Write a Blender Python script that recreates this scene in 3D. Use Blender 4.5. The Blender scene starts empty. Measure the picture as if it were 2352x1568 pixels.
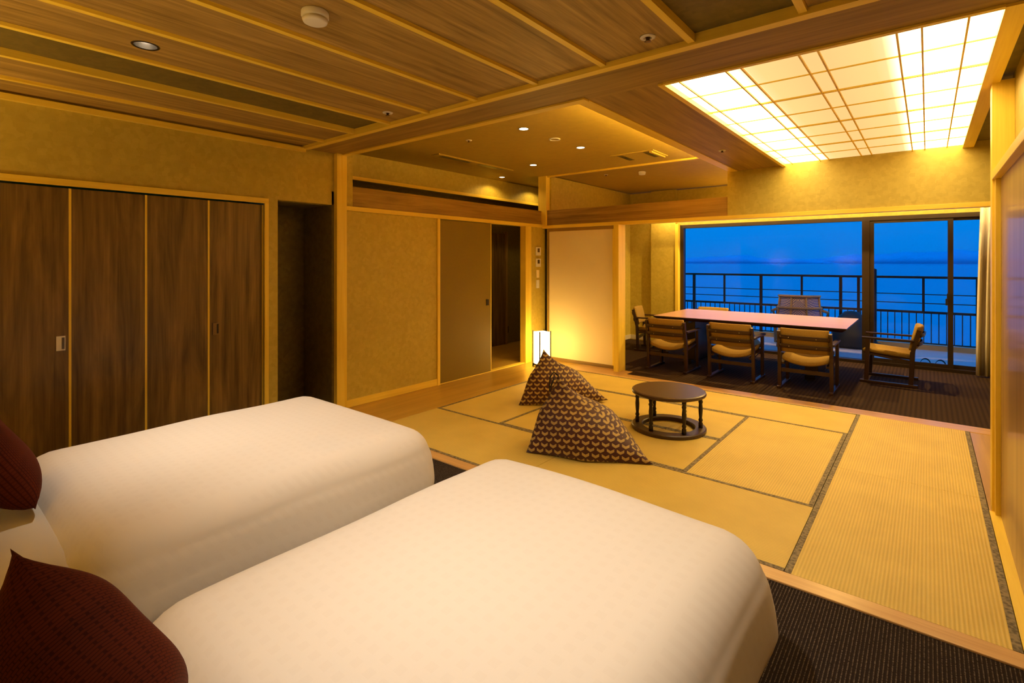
import bpy, bmesh, math, random
from mathutils import Vector, Matrix
random.seed(7)
S = bpy.context.scene
C = S.collection
PI = math.pi

# ------------------------------------------------------------------ camera
cam = bpy.data.cameras.new('camera'); camo = bpy.data.objects.new('camera', cam); C.objects.link(camo)
camo.location = (0, 0, 1.5)
camo.rotation_euler = (PI/2, 0, 0.6822)
cam.sensor_width = 36; cam.lens = 1174.9/2352*36
cam.shift_y = (600.2-784)/2352
cam.clip_start = 0.02; cam.clip_end = 60000
S.camera = camo
S.view_settings.view_transform = 'Standard'
S.view_settings.look = 'None'
S.view_settings.exposure = 0.3
S.view_settings.gamma = 1.0
S.view_settings.use_curve_mapping = False

# ------------------------------------------------------------------ dusk sky
w = bpy.data.worlds.new('dusk'); S.world = w; w.use_nodes = True
nt = w.node_tree; nt.nodes.clear()
out = nt.nodes.new('ShaderNodeOutputWorld'); bg = nt.nodes.new('ShaderNodeBackground')
tc = nt.nodes.new('ShaderNodeTexCoord'); sp = nt.nodes.new('ShaderNodeSeparateXYZ'); rp = nt.nodes.new('ShaderNodeValToRGB')
nt.links.new(tc.outputs['Generated'], sp.inputs[0]); nt.links.new(sp.outputs['Z'], rp.inputs[0])
rp.color_ramp.elements[0].position = 0.0; rp.color_ramp.elements[0].color = (0.0, 0.150, 0.58, 1)
rp.color_ramp.elements[1].position = 0.14; rp.color_ramp.elements[1].color = (0.0, 0.215, 0.72, 1)
nt.links.new(rp.outputs[0], bg.inputs[0]); bg.inputs[1].default_value = 1.0
nt.links.new(bg.outputs[0], out.inputs[0])

WARM = (1.0, 0.63, 0.18)
BEDLIGHT = (1.0, 0.82, 0.63)
PANEL_GAIN = 3.2      # backlit ceiling panel
BED_SPOT = 150
COVE = 260

# ------------------------------------------------------------------ helpers
def new_mat(name):
    m = bpy.data.materials.new(name); m.use_nodes = True
    return m, m.node_tree, m.node_tree.nodes['Principled BSDF']

def ramp(nt, fac, stops):
    r = nt.nodes.new('ShaderNodeValToRGB'); e = r.color_ramp.elements
    while len(e) < len(stops): e.new(0.5)
    for el, (p, c) in zip(e, stops): el.position = p; el.color = (*c, 1)
    nt.links.new(fac, r.inputs[0]); return r.outputs[0]

def coords(nt, scale, rot=(0, 0, 0), kind='Object'):
    t = nt.nodes.new('ShaderNodeTexCoord'); m = nt.nodes.new('ShaderNodeMapping')
    m.inputs['Scale'].default_value = scale; m.inputs['Rotation'].default_value = rot
    nt.links.new(t.outputs[kind], m.inputs[0]); return m.outputs[0]

def noise(nt, vec, scale, detail=4, rough=0.55, dist=0.0):
    n = nt.nodes.new('ShaderNodeTexNoise'); n.inputs['Scale'].default_value = scale
    n.inputs['Detail'].default_value = detail; n.inputs['Roughness'].default_value = rough; n.inputs['Distortion'].default_value = dist
    nt.links.new(vec, n.inputs['Vector']); return n.outputs['Fac']

def bump(nt, b, h, strength, dist=0.002):
    bp = nt.nodes.new('ShaderNodeBump'); bp.inputs['Strength'].default_value = strength; bp.inputs['Distance'].default_value = dist
    nt.links.new(h, bp.inputs['Height']); nt.links.new(bp.outputs[0], b.inputs['Normal'])

def math_n(nt, op, a, b=None):
    n = nt.nodes.new('ShaderNodeMath'); n.operation = op
    for i, v in enumerate((a, b)):
        if v is None: continue
        if isinstance(v, (int, float)): n.inputs[i].default_value = v
        else: nt.links.new(v, n.inputs[i])
    return n.outputs[0]

def plain(name, col, rough=0.5, metal=0.0, spec=0.5, coat=0.0):
    m, nt, b = new_mat(name)
    b.inputs['Base Color'].default_value = (*col, 1); b.inputs['Roughness'].default_value = rough
    b.inputs['Metallic'].default_value = metal; b.inputs['Specular IOR Level'].default_value = spec
    b.inputs['Coat Weight'].default_value = coat
    v = coords(nt, (1, 1, 1)); h = noise(nt, v, 60, 2); bump(nt, b, h, 0.03, 0.001)
    return m

def wood(name, axis, dark, light, s=1.0, rough=0.5, bumpk=0.15, knots=0.0, spec=0.4):
    m, nt, b = new_mat(name)
    sc = [22*s, 22*s, 22*s]; sc['xyz'.index(axis)] = 0.9*s
    v = coords(nt, sc)
    n1 = noise(nt, v, 1.0, 5, 0.6, 0.6)
    sc2 = [120*s]*3; sc2['xyz'.index(axis)] = 2.5*s
    n2 = noise(nt, coords(nt, sc2), 1.0, 3, 0.6)
    f = math_n(nt, 'ADD', math_n(nt, 'MULTIPLY', n1, 0.72), math_n(nt, 'MULTIPLY', n2, 0.28))
    if knots:
        sc3 = [7*s]*3; sc3['xyz'.index(axis)] = 0.8*s
        n3 = noise(nt, coords(nt, sc3), 1.0, 4, 0.6, 1.4)
        f = math_n(nt, 'ADD', math_n(nt, 'MULTIPLY', f, 1-knots), math_n(nt, 'MULTIPLY', n3, knots))
    col = ramp(nt, f, [(0.36, dark), (0.64, light)])
    nt.links.new(col, b.inputs['Base Color'])
    b.inputs['Roughness'].default_value = rough; b.inputs['Specular IOR Level'].default_value = spec
    bump(nt, b, n2, bumpk, 0.0015)
    return m

def obj(name, me_or_bm, mat, parent=None, smooth=False):
    if isinstance(me_or_bm, bmesh.types.BMesh):
        bmesh.ops.recalc_face_normals(me_or_bm, faces=me_or_bm.faces)
        me = bpy.data.meshes.new(name); me_or_bm.to_mesh(me); me_or_bm.free()
        if mat: me.materials.append(mat)
        if smooth:
            for p in me.polygons: p.use_smooth = True
    else: me = me_or_bm
    o = bpy.data.objects.new(name, me); C.objects.link(o)
    if parent: o.parent = parent
    return o

def bx(bm, x0, x1, y0, y1, z0, z1, bev=0.0):
    r = bmesh.ops.create_cube(bm, size=1)
    vs = r['verts']
    for v in vs:
        v.co = Vector((x0+(v.co.x+.5)*(x1-x0), y0+(v.co.y+.5)*(y1-y0), z0+(v.co.z+.5)*(z1-z0)))
    if bev:
        es = list({e for v in vs for e in v.link_edges})
        bmesh.ops.bevel(bm, geom=es, offset=bev, segments=2, affect='EDGES', profile=0.5)
    return bm

def box(name, d, mat, parent=None, bev=0.0):
    bm = bmesh.new(); bx(bm, *d, bev=bev); return obj(name, bm, mat, parent)

def empty(name, loc=(0, 0, 0), rz=0.0):
    o = bpy.data.objects.new(name, None); C.objects.link(o); o.location = loc; o.rotation_euler = (0, 0, rz)
    o.empty_display_size = 0.05; return o

def tag(o, label, cat, group=None):
    o['label'] = label; o['category'] = cat
    if group: o['group'] = group
    return o

def struct(o, label=None):
    o['kind'] = 'structure'
    if label: o['label'] = label
    return o

def lathe(bm, prof, n=24, cx=0, cy=0):
    rings = []
    for r, z in prof:
        rings.append([bm.verts.new((cx+r*math.cos(2*PI*k/n), cy+r*math.sin(2*PI*k/n), z)) for k in range(n)] if r > 1e-6 else [bm.verts.new((cx, cy, z))])
    for a, b in zip(rings, rings[1:]):
        for k in range(n):
            q = [a[k % len(a)], a[(k+1) % len(a)], b[(k+1) % len(b)], b[k % len(b)]]
            u = []
            for v in q:
                if v not in u: u.append(v)
            if len(u) > 2: bm.faces.new(u)
    return bm

def tube(bm, pts, r, n=8, closed=False):
    pts = [Vector(p) for p in pts]; rings = []
    for i, p in enumerate(pts):
        a = pts[i-1] if (i or closed) else p; b = pts[(i+1) % len(pts)] if (i+1 < len(pts) or closed) else p
        t = (b-a).normalized(); up = Vector((0, 0, 1)) if abs(t.z) < 0.9 else Vector((1, 0, 0))
        s = t.cross(up).normalized(); u = s.cross(t)
        rings.append([bm.verts.new(p+(s*math.cos(2*PI*k/n)+u*math.sin(2*PI*k/n))*r) for k in range(n)])
    m = len(rings)
    for i in range(m if closed else m-1):
        A, B = rings[i], rings[(i+1) % m]
        for k in range(n): bm.faces.new((A[k], A[(k+1) % n], B[(k+1) % n], B[k]))
    if not closed:
        bm.faces.new(rings[0]); bm.faces.new(rings[-1])
    return bm

def bar(bm, p, q, wx, wy):
    """square bar from p to q"""
    p, q = Vector(p), Vector(q); t = (q-p).normalized()
    up = Vector((0, 1, 0)) if abs(t.y) < 0.8 else Vector((1, 0, 0))
    s = up.cross(t).normalized(); u = t.cross(s)
    A = [bm.verts.new(e+s*a*wx/2+u*b*wy/2) for e in (p, q) for a, b in ((-1, -1), (1, -1), (1, 1), (-1, 1))]
    for f in ((0, 1, 2, 3), (7, 6, 5, 4), (0, 4, 5, 1), (1, 5, 6, 2), (2, 6, 7, 3), (3, 7, 4, 0)): bm.faces.new([A[i] for i in f])
    return bm

def copy_tree(o, parent=None):
    c = o.copy(); C.objects.link(c); c.parent = parent
    for ch in list(o.children): copy_tree(ch, c)
    return c

def lamp(kind, name, loc, power, color, parent=None, size=0.05, angle=90, blend=0.6, rot=(0, 0, 0), sy=None):
    l = bpy.data.lights.new(name, kind); l.energy = power; l.color = color
    if kind == 'SPOT': l.spot_size = math.radians(angle); l.spot_blend = blend; l.shadow_soft_size = size
    elif kind == 'AREA':
        l.size = size
        if sy: l.shape = 'RECTANGLE'; l.size_y = sy
    else: l.shadow_soft_size = size
    o = bpy.data.objects.new(name, l); C.objects.link(o); o.location = loc; o.rotation_euler = rot
    if parent: o.parent = parent
    return o

# ------------------------------------------------------------------ materials
def wallpaper(name, a, b, s=1.0):
    m, nt, bs = new_mat(name)
    v = coords(nt, (1, 1, 1))
    vo = nt.nodes.new('ShaderNodeTexVoronoi'); vo.distance = 'CHEBYCHEV'; vo.inputs['Scale'].default_value = 26*s
    nt.links.new(v, vo.inputs['Vector'])
    sepc = nt.nodes.new('ShaderNodeSeparateColor'); nt.links.new(vo.outputs['Color'], sepc.inputs[0])
    n = noise(nt, v, 14*s, 5, 0.7)
    f = math_n(nt, 'ADD', math_n(nt, 'MULTIPLY', sepc.outputs[0], 0.30), math_n(nt, 'MULTIPLY', n, 0.70))
    nt.links.new(ramp(nt, f, [(0.30, a), (0.70, b)]), bs.inputs['Base Color'])
    bs.inputs['Roughness'].default_value = 0.5; bs.inputs['Specular IOR Level'].default_value = 0.35
    bump(nt, bs, f, 0.35, 0.003)
    return m

M = {}
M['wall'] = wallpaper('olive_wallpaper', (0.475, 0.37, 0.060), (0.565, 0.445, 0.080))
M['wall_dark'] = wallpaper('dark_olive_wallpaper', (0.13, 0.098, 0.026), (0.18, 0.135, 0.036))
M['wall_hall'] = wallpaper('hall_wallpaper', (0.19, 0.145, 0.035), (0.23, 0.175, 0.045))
M['ceil_paper'] = wallpaper('ceiling_paper', (0.42, 0.30, 0.040), (0.47, 0.335, 0.045), 0.6)
for ax in 'xyz':
    M['blond_'+ax] = wood('blond_wood_'+ax, ax, (0.84, 0.585, 0.055), (0.96, 0.72, 0.10), rough=0.4)
    M['board_'+ax] = wood('brown_board_'+ax, ax, (0.19, 0.108, 0.024), (0.42, 0.265, 0.066), rough=0.5, knots=0.3)
    M['chair_'+ax] = wood('chair_wood_'+ax, ax, (0.022, 0.008, 0.0045), (0.048, 0.019, 0.009), rough=0.35)
M['ceil_board'] = wood('ceiling_board', 'y', (0.20, 0.120, 0.030), (0.54, 0.36, 0.11), s=1.3, rough=0.5, knots=0.35)
M['closet'] = wood('closet_walnut', 'z', (0.065, 0.036, 0.009), (0.27, 0.165, 0.046), s=0.9, rough=0.4, knots=0.45)
M['floor_wood'] = wood('floor_wood', 'y', (0.43, 0.25, 0.035), (0.57, 0.35, 0.06), s=0.6, rough=0.28)
M['floor_wood_x'] = wood('threshold_wood', 'x', (0.50, 0.28, 0.085), (0.64, 0.39, 0.14), s=0.8, rough=0.3)
M['deck'] = wood('deck_wood', 'x', (0.62, 0.52, 0.50), (0.78, 0.67, 0.64), s=0.8, rough=0.5)
M['table'] = wood('table_wood', 'x', (0.50, 0.28, 0.20), (0.62, 0.36, 0.27), s=0.6, rough=0.3)
M['lacquer'] = plain('dark_lacquer', (0.060, 0.030, 0.016), 0.35)
M['spindle'] = plain('black_lacquer', (0.016, 0.009, 0.007), 0.3)
M['black'] = plain('black_metal', (0.010, 0.010, 0.012), 0.45)
M['window_metal'] = plain('bronze_metal', (0.022, 0.012, 0.006), 0.4)
M['white'] = plain('white_plastic', (0.78, 0.74, 0.68), 0.4)
M['grey_plastic'] = plain('grey_screen', (0.09, 0.06, 0.03), 0.25)
M['cream'] = plain('cream_paper', (0.90, 0.76, 0.46), 0.8)
M['olive_door'] = plain('olive_lacquer', (0.20, 0.140, 0.018), 0.55, spec=.25)
M['white_trim'] = plain('white_paint', (0.62, 0.55, 0.42), 0.6)
M['curtain'] = plain('curtain_cloth', (0.60, 0.54, 0.44), 0.9)
M['tarp'] = plain('dark_tarp', (0.02, 0.025, 0.03), 0.6)
M['steel'] = plain('steel', (0.5, 0.48, 0.45), 0.25, metal=1.0)
M['brass'] = plain('dull_brass', (0.22, 0.15, 0.08), 0.35, metal=1.0)
M['mattress'] = plain('mattress_cloth', (0.62, 0.58, 0.50), 0.9)
M['bed_base'] = plain('bed_base_cloth', (0.05, 0.035, 0.025), 0.9)
M['slipper'] = plain('slipper_rubber', (0.015, 0.012, 0.015), 0.6)

def tatami(name, along):
    m, nt, b = new_mat(name)
    v = coords(nt, (1, 1, 1)); sp = nt.nodes.new('ShaderNodeSeparateXYZ'); nt.links.new(v, sp.inputs[0])
    c = sp.outputs['X'] if along == 'y' else sp.outputs['Y']
    d = sp.outputs['Y'] if along == 'y' else sp.outputs['X']
    rib = math_n(nt, 'SINE', math_n(nt, 'MULTIPLY', c, 2*PI/0.0155))
    strand = math_n(nt, 'SINE', math_n(nt, 'MULTIPLY', d, 2*PI/0.006))
    n = noise(nt, coords(nt, (3, 3, 3)), 1.0, 3)
    n2 = noise(nt, coords(nt, (40, 400, 1) if along == 'y' else (400, 40, 1)), 1.0, 2)
    f = math_n(nt, 'ADD', math_n(nt, 'MULTIPLY', rib, 0.16), math_n(nt, 'ADD', math_n(nt, 'MULTIPLY', n, 0.5), math_n(nt, 'MULTIPLY', n2, 0.25)))
    nt.links.new(ramp(nt, f, [(0.15, (0.55, 0.395, 0.080)), (0.65, (0.74, 0.555, 0.130))]), b.inputs['Base Color'])
    b.inputs['Roughness'].default_value = 0.55; b.inputs['Specular IOR Level'].default_value = 0.3
    bump(nt, b, math_n(nt, 'ADD', rib, math_n(nt, 'MULTIPLY', strand, 0.2)), 0.25, 0.002)
    return m
M['tatami_x'] = tatami('tatami_weave_x', 'x'); M['tatami_y'] = tatami('tatami_weave_y', 'y')

m, nt, b = new_mat('tatami_border')
v = coords(nt, (1, 1, 1))
vo = nt.nodes.new('ShaderNodeTexVoronoi'); vo.inputs['Scale'].default_value = 55; nt.links.new(v, vo.inputs['Vector'])
f = math_n(nt, 'ADD', math_n(nt, 'MULTIPLY', vo.outputs['Distance'], 0.5), math_n(nt, 'MULTIPLY', noise(nt, v, 60, 3), 0.5))
nt.links.new(ramp(nt, f, [(0.35, (0.085, 0.062, 0.026)), (0.6, (0.24, 0.19, 0.095))]), b.inputs['Base Color'])
b.inputs['Roughness'].default_value = 0.7; bump(nt, b, f, 0.3, 0.002); M['heri'] = m

def carpet(name, base, fleck, pitch, along, amount):
    m, nt, b = new_mat(name)
    v = coords(nt, (1, 1, 1)); sp = nt.nodes.new('ShaderNodeSeparateXYZ'); nt.links.new(v, sp.inputs[0])
    c = sp.outputs['X'] if along == 'y' else sp.outputs['Y']
    row = math_n(nt, 'ADD', math_n(nt, 'MULTIPLY', math_n(nt, 'SINE', math_n(nt, 'MULTIPLY', c, 2*PI/pitch)), 0.5), 0.5)
    n = noise(nt, coords(nt, (70, 150, 70) if along == 'y' else (150, 70, 70)), 1.6, 2, 0.8)
    f = math_n(nt, 'MULTIPLY', row, n)
    nt.links.new(ramp(nt, f, [(amount, base), (amount+0.22, fleck)]), b.inputs['Base Color'])
    b.inputs['Roughness'].default_value = 0.95; b.inputs['Specular IOR Level'].default_value = 0.15
    bump(nt, b, math_n(nt, 'ADD', row, n), 0.6, 0.004)
    return m
M['carpet_bed'] = carpet('loop_carpet_dark', (0.018, 0.011, 0.008), (0.15, 0.115, 0.085), 0.013, 'y', 0.38)
M['carpet_dining'] = carpet('loop_carpet_brown', (0.026, 0.013, 0.006), (0.042, 0.022, 0.010), 0.04, 'y', 0.10)

m, nt, b = new_mat('white_linen')
v = coords(nt, (1, 1, 1)); sp = nt.nodes.new('ShaderNodeSeparateXYZ'); nt.links.new(v, sp.inputs[0])
def band(c, p): return math_n(nt, 'GREATER_THAN', math_n(nt, 'SINE', math_n(nt, 'MULTIPLY', c, 2*PI/p)), 0.0)
cz = math_n(nt, 'ADD', sp.outputs['X'], math_n(nt, 'MULTIPLY', sp.outputs['Z'], 1.0))
cy = math_n(nt, 'ADD', sp.outputs['Y'], math_n(nt, 'MULTIPLY', sp.outputs['Z'], 0.6))
chk = math_n(nt, 'MULTIPLY', band(cz, 0.052), band(cy, 0.052))
nt.links.new(ramp(nt, chk, [(0.2, (0.735, 0.695, 0.635)), (0.8, (0.72, 0.678, 0.617))]), b.inputs['Base Color'])
b.inputs['Roughness'].default_value = 0.75; b.inputs['Sheen Weight'].default_value = 0.15
bump(nt, b, math_n(nt, 'ADD', chk, math_n(nt, 'MULTIPLY', noise(nt, v, 6, 3), 6)), 0.10, 0.004); M['linen'] = m

m, nt, b = new_mat('rust_knit')
v = coords(nt, (1, 1, 1), (0, 0, PI/2), kind='UV')
br = nt.nodes.new('ShaderNodeTexBrick'); br.inputs['Scale'].default_value = 17; br.inputs['Mortar Size'].default_value = 0.035
br.inputs['Color1'].default_value = (1, 1, 1, 1); br.inputs['Color2'].default_value = (0.8, 0.8, 0.8, 1); br.inputs['Mortar'].default_value = (0, 0, 0, 1)
nt.links.new(v, br.inputs['Vector'])
n = noise(nt, v, 5, 2)
f = math_n(nt, 'ADD', math_n(nt, 'MULTIPLY', br.outputs['Fac'], -0.35), math_n(nt, 'ADD', 0.35, math_n(nt, 'MULTIPLY', n, 0.5)))
nt.links.new(ramp(nt, f, [(0.2, (0.035, 0.005, 0.002)), (0.8, (0.115, 0.018, 0.005))]), b.inputs['Base Color'])
b.inputs['Roughness'].default_value = 0.85; b.inputs['Specular IOR Level'].default_value = 0.15; b.inputs['Sheen Weight'].default_value = 0.06; b.inputs['Sheen Tint'].default_value = (1, 0.35, 0.12, 1); b.inputs['Sheen Roughness'].default_value = 0.4
bump(nt, b, br.outputs['Fac'], -0.7, 0.004); M['rust'] = m

# maroon fabric with rows of small gold wing shapes
m, nt, b = new_mat('maroon_wing_fabric')
t = nt.nodes.new('ShaderNodeTexCoord'); sp = nt.nodes.new('ShaderNodeSeparateXYZ'); nt.links.new(t.outputs['UV'], sp.inputs[0])
PX, PY = 0.072, 0.042
vv = math_n(nt, 'DIVIDE', sp.outputs['Y'], PY)
row = math_n(nt, 'FLOOR', vv); odd = math_n(nt, 'MULTIPLY', math_n(nt, 'MODULO', math_n(nt, 'ABSOLUTE', row), 2.0), 0.5)
uu = math_n(nt, 'ADD', math_n(nt, 'DIVIDE', sp.outputs['X'], PX), odd)
fa = math_n(nt, 'SUBTRACT', math_n(nt, 'FRACT', uu), 0.5); fb = math_n(nt, 'SUBTRACT', math_n(nt, 'FRACT', vv), 0.5)
aa = math_n(nt, 'ABSOLUTE', fa)
cen = math_n(nt, 'SUBTRACT', math_n(nt, 'MULTIPLY', aa, 0.95), 0.22)
d = math_n(nt, 'ABSOLUTE', math_n(nt, 'SUBTRACT', fb, cen))
ins = math_n(nt, 'MULTIPLY', math_n(nt, 'LESS_THAN', d, 0.24), math_n(nt, 'LESS_THAN', aa, 0.37))
mx = nt.nodes.new('ShaderNodeMix'); mx.data_type = 'RGBA'; nt.links.new(ins, mx.inputs['Factor'])
mx.inputs[6].default_value = (0.050, 0.005, 0.006, 1); mx.inputs[7].default_value = (0.46, 0.33, 0.10, 1)
nt.links.new(mx.outputs[2], b.inputs['Base Color']); b.inputs['Roughness'].default_value = 0.6
b.inputs['Sheen Weight'].default_value = 0.2; bump(nt, b, ins, 0.3, 0.002); M['bag'] = m

m, nt, b = new_mat('mustard_fabric')
n = noise(nt, coords(nt, (1, 1, 1)), 180, 2)
nt.links.new(ramp(nt, n, [(0.3, (0.25, 0.145, 0.018)), (0.7, (0.37, 0.225, 0.034))]), b.inputs['Base Color'])
b.inputs['Roughness'].default_value = 0.85; bump(nt, b, n, 0.2, 0.001); M['mustard'] = m

m, nt, b = new_mat('reed_panel')
v = coords(nt, (1, 260, 1.2)); n = noise(nt, v, 1.0, 3, 0.7)
v2 = coords(nt, (1, 30, 0.4)); n2 = noise(nt, v2, 1.0, 3, 0.6)
f = math_n(nt, 'ADD', math_n(nt, 'MULTIPLY', n, 0.5), math_n(nt, 'MULTIPLY', n2, 0.5))
nt.links.new(ramp(nt, f, [(0.32, (0.20, 0.11, 0.03)), (0.66, (0.46, 0.29, 0.10))]), b.inputs['Base Color'])
b.inputs['Roughness'].default_value = 0.38; b.inputs['Specular IOR Level'].default_value = 0.5; b.inputs['Coat Weight'].default_value = 0.35; b.inputs['Coat Roughness'].default_value = 0.10; bump(nt, b, n, 0.25, 0.001)
M['reed'] = m

m, nt, b = new_mat('clear_glass')
nt.nodes.remove(b); o_ = nt.nodes['Material Output']
tr = nt.nodes.new('ShaderNodeBsdfTransparent'); gl = nt.nodes.new('ShaderNodeBsdfGlossy'); gl.inputs['Roughness'].default_value = 0.0
fr = nt.nodes.new('ShaderNodeFresnel'); fr.inputs[0].default_value = 1.18; mxs = nt.nodes.new('ShaderNodeMixShader')
nt.links.new(fr.outputs[0], mxs.inputs[0]); nt.links.new(tr.outputs[0], mxs.inputs[1]); nt.links.new(gl.outputs[0], mxs.inputs[2]); nt.links.new(mxs.outputs[0], o_.inputs[0])
M['glass'] = m

def emit(name, col, k):
    m, nt, b = new_mat(name)
    b.inputs['Base Color'].default_value = (0.8, 0.75, 0.65, 1)
    b.inputs['Emission Color'].default_value = (*col, 1); b.inputs['Emission Strength'].default_value = k
    return m
M['lens'] = emit('lamp_lens', (1, 0.80, 0.50), 6)
M['bulb'] = emit('bulb_glow', (1, 0.84, 0.62), 14)
M['lantern'] = emit('paper_lantern', (1, 0.68, 0.22), 14)
M['cove_strip'] = emit('led_strip', WARM, COVE)
M['cove_window'] = emit('led_strip_window', (1, .74, .38), 34)

# backlit washi: tubes run behind the two long sides, the middle glows weaker and warmer
m, nt, b = new_mat('backlit_washi')
v = coords(nt, (1, 1, 1)); sp = nt.nodes.new('ShaderNodeSeparateXYZ'); nt.links.new(v, sp.inputs[0])
u = math_n(nt, 'DIVIDE', math_n(nt, 'ADD', sp.outputs['X'], 1.24), 1.496)
dst = math_n(nt, 'MULTIPLY', math_n(nt, 'ABSOLUTE', math_n(nt, 'SUBTRACT', u, 0.5)), 2.0)
col = ramp(nt, dst, [(0.35, (1.0, 0.57, 0.21)), (0.62, (1.0, 0.74, 0.42)), (0.9, (1.0, 0.68, 0.29))])
k = ramp(nt, dst, [(0.10, (0.070,)*3), (0.42, (0.082,)*3), (0.66, (0.55,)*3), (1.0, (0.76,)*3)])
b.inputs['Base Color'].default_value = (0.12, 0.10, 0.08, 1); b.inputs['Specular IOR Level'].default_value = 0.0
nt.links.new(col, b.inputs['Emission Color'])
nt.links.new(math_n(nt, 'MULTIPLY', k, 4.0*PANEL_GAIN), b.inputs['Emission Strength']); M['washi'] = m

m, nt, b = new_mat('sea_water')
b.inputs['Base Color'].default_value = (0.0, 0.11, 0.50, 1); b.inputs['Roughness'].default_value = 0.12
n = noise(nt, coords(nt, (0.02, 0.05, 0.02)), 1.0, 5); bump(nt, b, n, 0.15, 1.0); M['sea'] = m
m, nt, b = new_mat('hazy_hill'); b.inputs['Base Color'].default_value = (0.0, 0.62, 0.92, 1); b.inputs['Roughness'].default_value = 1.0  # bright blue base colour stands in for haze over the distant hills
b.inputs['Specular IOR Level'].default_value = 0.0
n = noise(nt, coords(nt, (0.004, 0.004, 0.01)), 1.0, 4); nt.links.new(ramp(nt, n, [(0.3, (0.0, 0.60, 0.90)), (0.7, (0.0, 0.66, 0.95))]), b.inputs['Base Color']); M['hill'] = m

m, nt, b = new_mat('rattan')
wv = nt.nodes.new('ShaderNodeTexWave'); wv.inputs['Scale'].default_value = 40; nt.links.new(coords(nt, (1, 1, 1)), wv.inputs['Vector'])
nt.links.new(ramp(nt, wv.outputs['Fac'], [(0.2, (0.28, 0.16, 0.06)), (0.8, (0.62, 0.42, 0.20))]), b.inputs['Base Color'])
bump(nt, b, wv.outputs['Fac'], 0.5, 0.004); M['rattan'] = m
m, nt, b = new_mat('blue_weave')
ck = nt.nodes.new('ShaderNodeTexChecker'); ck.inputs['Scale'].default_value = 55; nt.links.new(coords(nt, (1, 1, 1)), ck.inputs['Vector'])
ck.inputs[1].default_value = (0.10, 0.11, 0.45, 1); ck.inputs[2].default_value = (0.62, 0.52, 0.48, 1)
nt.links.new(ck.outputs[0], b.inputs['Base Color']); M['blue_weave'] = m

# ------------------------------------------------------------------ main levels
XL = -4.62          # left wall face
YS = 2.75           # tatami south edge
YN = 6.04           # tatami north edge
D = 6.45            # far partition
ZS = 2.58           # soffit / beam underside
ZC = 2.81           # raised ceiling
ZH0, ZH1 = 2.02, 2.065   # lintel band
YW = 9.20           # window wall
YB = 11.3           # balcony rail

# ------------------------------------------------------------------ floor
fl = struct(box('floor', (-6.2, 1.2, -0.9, 9.3, -0.20, -0.06), M['floor_wood']), 'sub-floor under mats, boards and carpets')
def mat_piece(x0, x1, y0, y1, along):
    g = 0.0018
    b_ = box('tatami_mat', (x0+g, x1-g, y0+g, y1-g, -0.055, 0.0), M['tatami_'+along], fl)
    hw = 0.029
    for k in (0, 1):
        if along == 'y':
            a = (x0+g if k == 0 else x1-g-hw); d_ = (a, a+hw, y0+g, y1-g, -0.02, 0.0016)
        else:
            a = (y0+g if k == 0 else y1-g-hw); d_ = (x0+g, x1-g, a, a+hw, -0.02, 0.0016)
        box('cloth_border', d_, M['heri'], b_)
for a in ((-.54, .287, 2.75, 4.39, 'y'), (-.54, .287, 4.39, 6.04, 'y'),
          (-2.22, -.54, 2.75, 3.61, 'x'), (-3.90, -2.22, 2.75, 3.61, 'x'),
          (-1.365, -.54, 3.61, 5.28, 'y'), (-3.90, -3.06, 3.61, 5.28, 'y'),
          (-3.06, -1.365, 3.61, 4.445, 'x'), (-3.06, -1.365, 4.445, 5.28, 'x'),
          (-2.22, -.54, 5.28, 6.04, 'x'), (-3.90, -2.22, 5.28, 6.04, 'x')):
    mat_piece(*a)
for y0, y1 in ((2.75, 4.28), (4.28, 6.45)):
    box('floor_board', (-4.70, -3.903, y0, y1-.002, -0.055, -0.002), M['floor_wood'], fl)
box('floor_board', (-3.903, -3.12, 6.04, 6.45, -0.055, -0.001), M['floor_wood_x'], fl)
box('floor_board', (0.29, 1.1, 4.2, 6.25, -0.055, -0.003), M['floor_wood'], fl)
for k in range(4):
    box('floor_board', (-6.05+k*.3375, -5.7125+k*.3375-.002, 3.05, 8.7, -0.055, -0.004), M['floor_wood'], fl)
box('bedroom_carpet', (-5.2, 0.45, -0.9, 2.65, -0.055, -0.006), M['carpet_bed'], fl)
box('dining_carpet', (-4.6, 1.1, 6.25, 9.14, -0.055, -0.006), M['carpet_dining'], fl)
struct(box('trim_1', (-4.60, 0.33, 2.65, 2.75, -0.055, 0.002), M['floor_wood_x'], bev=0.004), 'pale wooden threshold between carpet and mats')
struct(box('trim_2', (-3.12, 1.05, 6.04, 6.25, -0.055, 0.001), M['floor_wood_x'], bev=0.004), 'pale wooden threshold before the dining room')
struct(box('trim_3', (0.288, 0.345, 1.2, 4.2, -0.055, 0.003), M['blond_y']), 'pale wooden track under the reed door')

# ------------------------------------------------------------------ left wall
def wallbox(name, d, mat='wall'): return struct(box(name, d, M[mat]))
wallbox('wall_left', (XL-.08, XL, -.9, 2.862, ZH1, 2.78))
wallbox('wall_left', (XL-.08, XL, 2.193, 2.284, -.05, ZH1))
wallbox('wall_left', (XL-.08, XL, 2.97, 3.07, ZH1, ZC))
wallbox('wall_left', (XL-.08, XL, 2.969, 4.239, -.05, ZH0))
wallbox('wall_left', (XL-.08, XL, 6.133, D+.05, -.05, ZH0))
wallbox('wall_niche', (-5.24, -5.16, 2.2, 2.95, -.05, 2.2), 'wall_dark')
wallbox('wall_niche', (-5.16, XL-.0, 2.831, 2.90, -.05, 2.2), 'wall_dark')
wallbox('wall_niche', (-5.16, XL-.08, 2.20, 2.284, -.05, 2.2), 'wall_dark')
wallbox('ceiling_niche', (-5.24, XL-.08, 2.2, 2.9, 2.06, 2.14), 'wall_dark')
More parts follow.
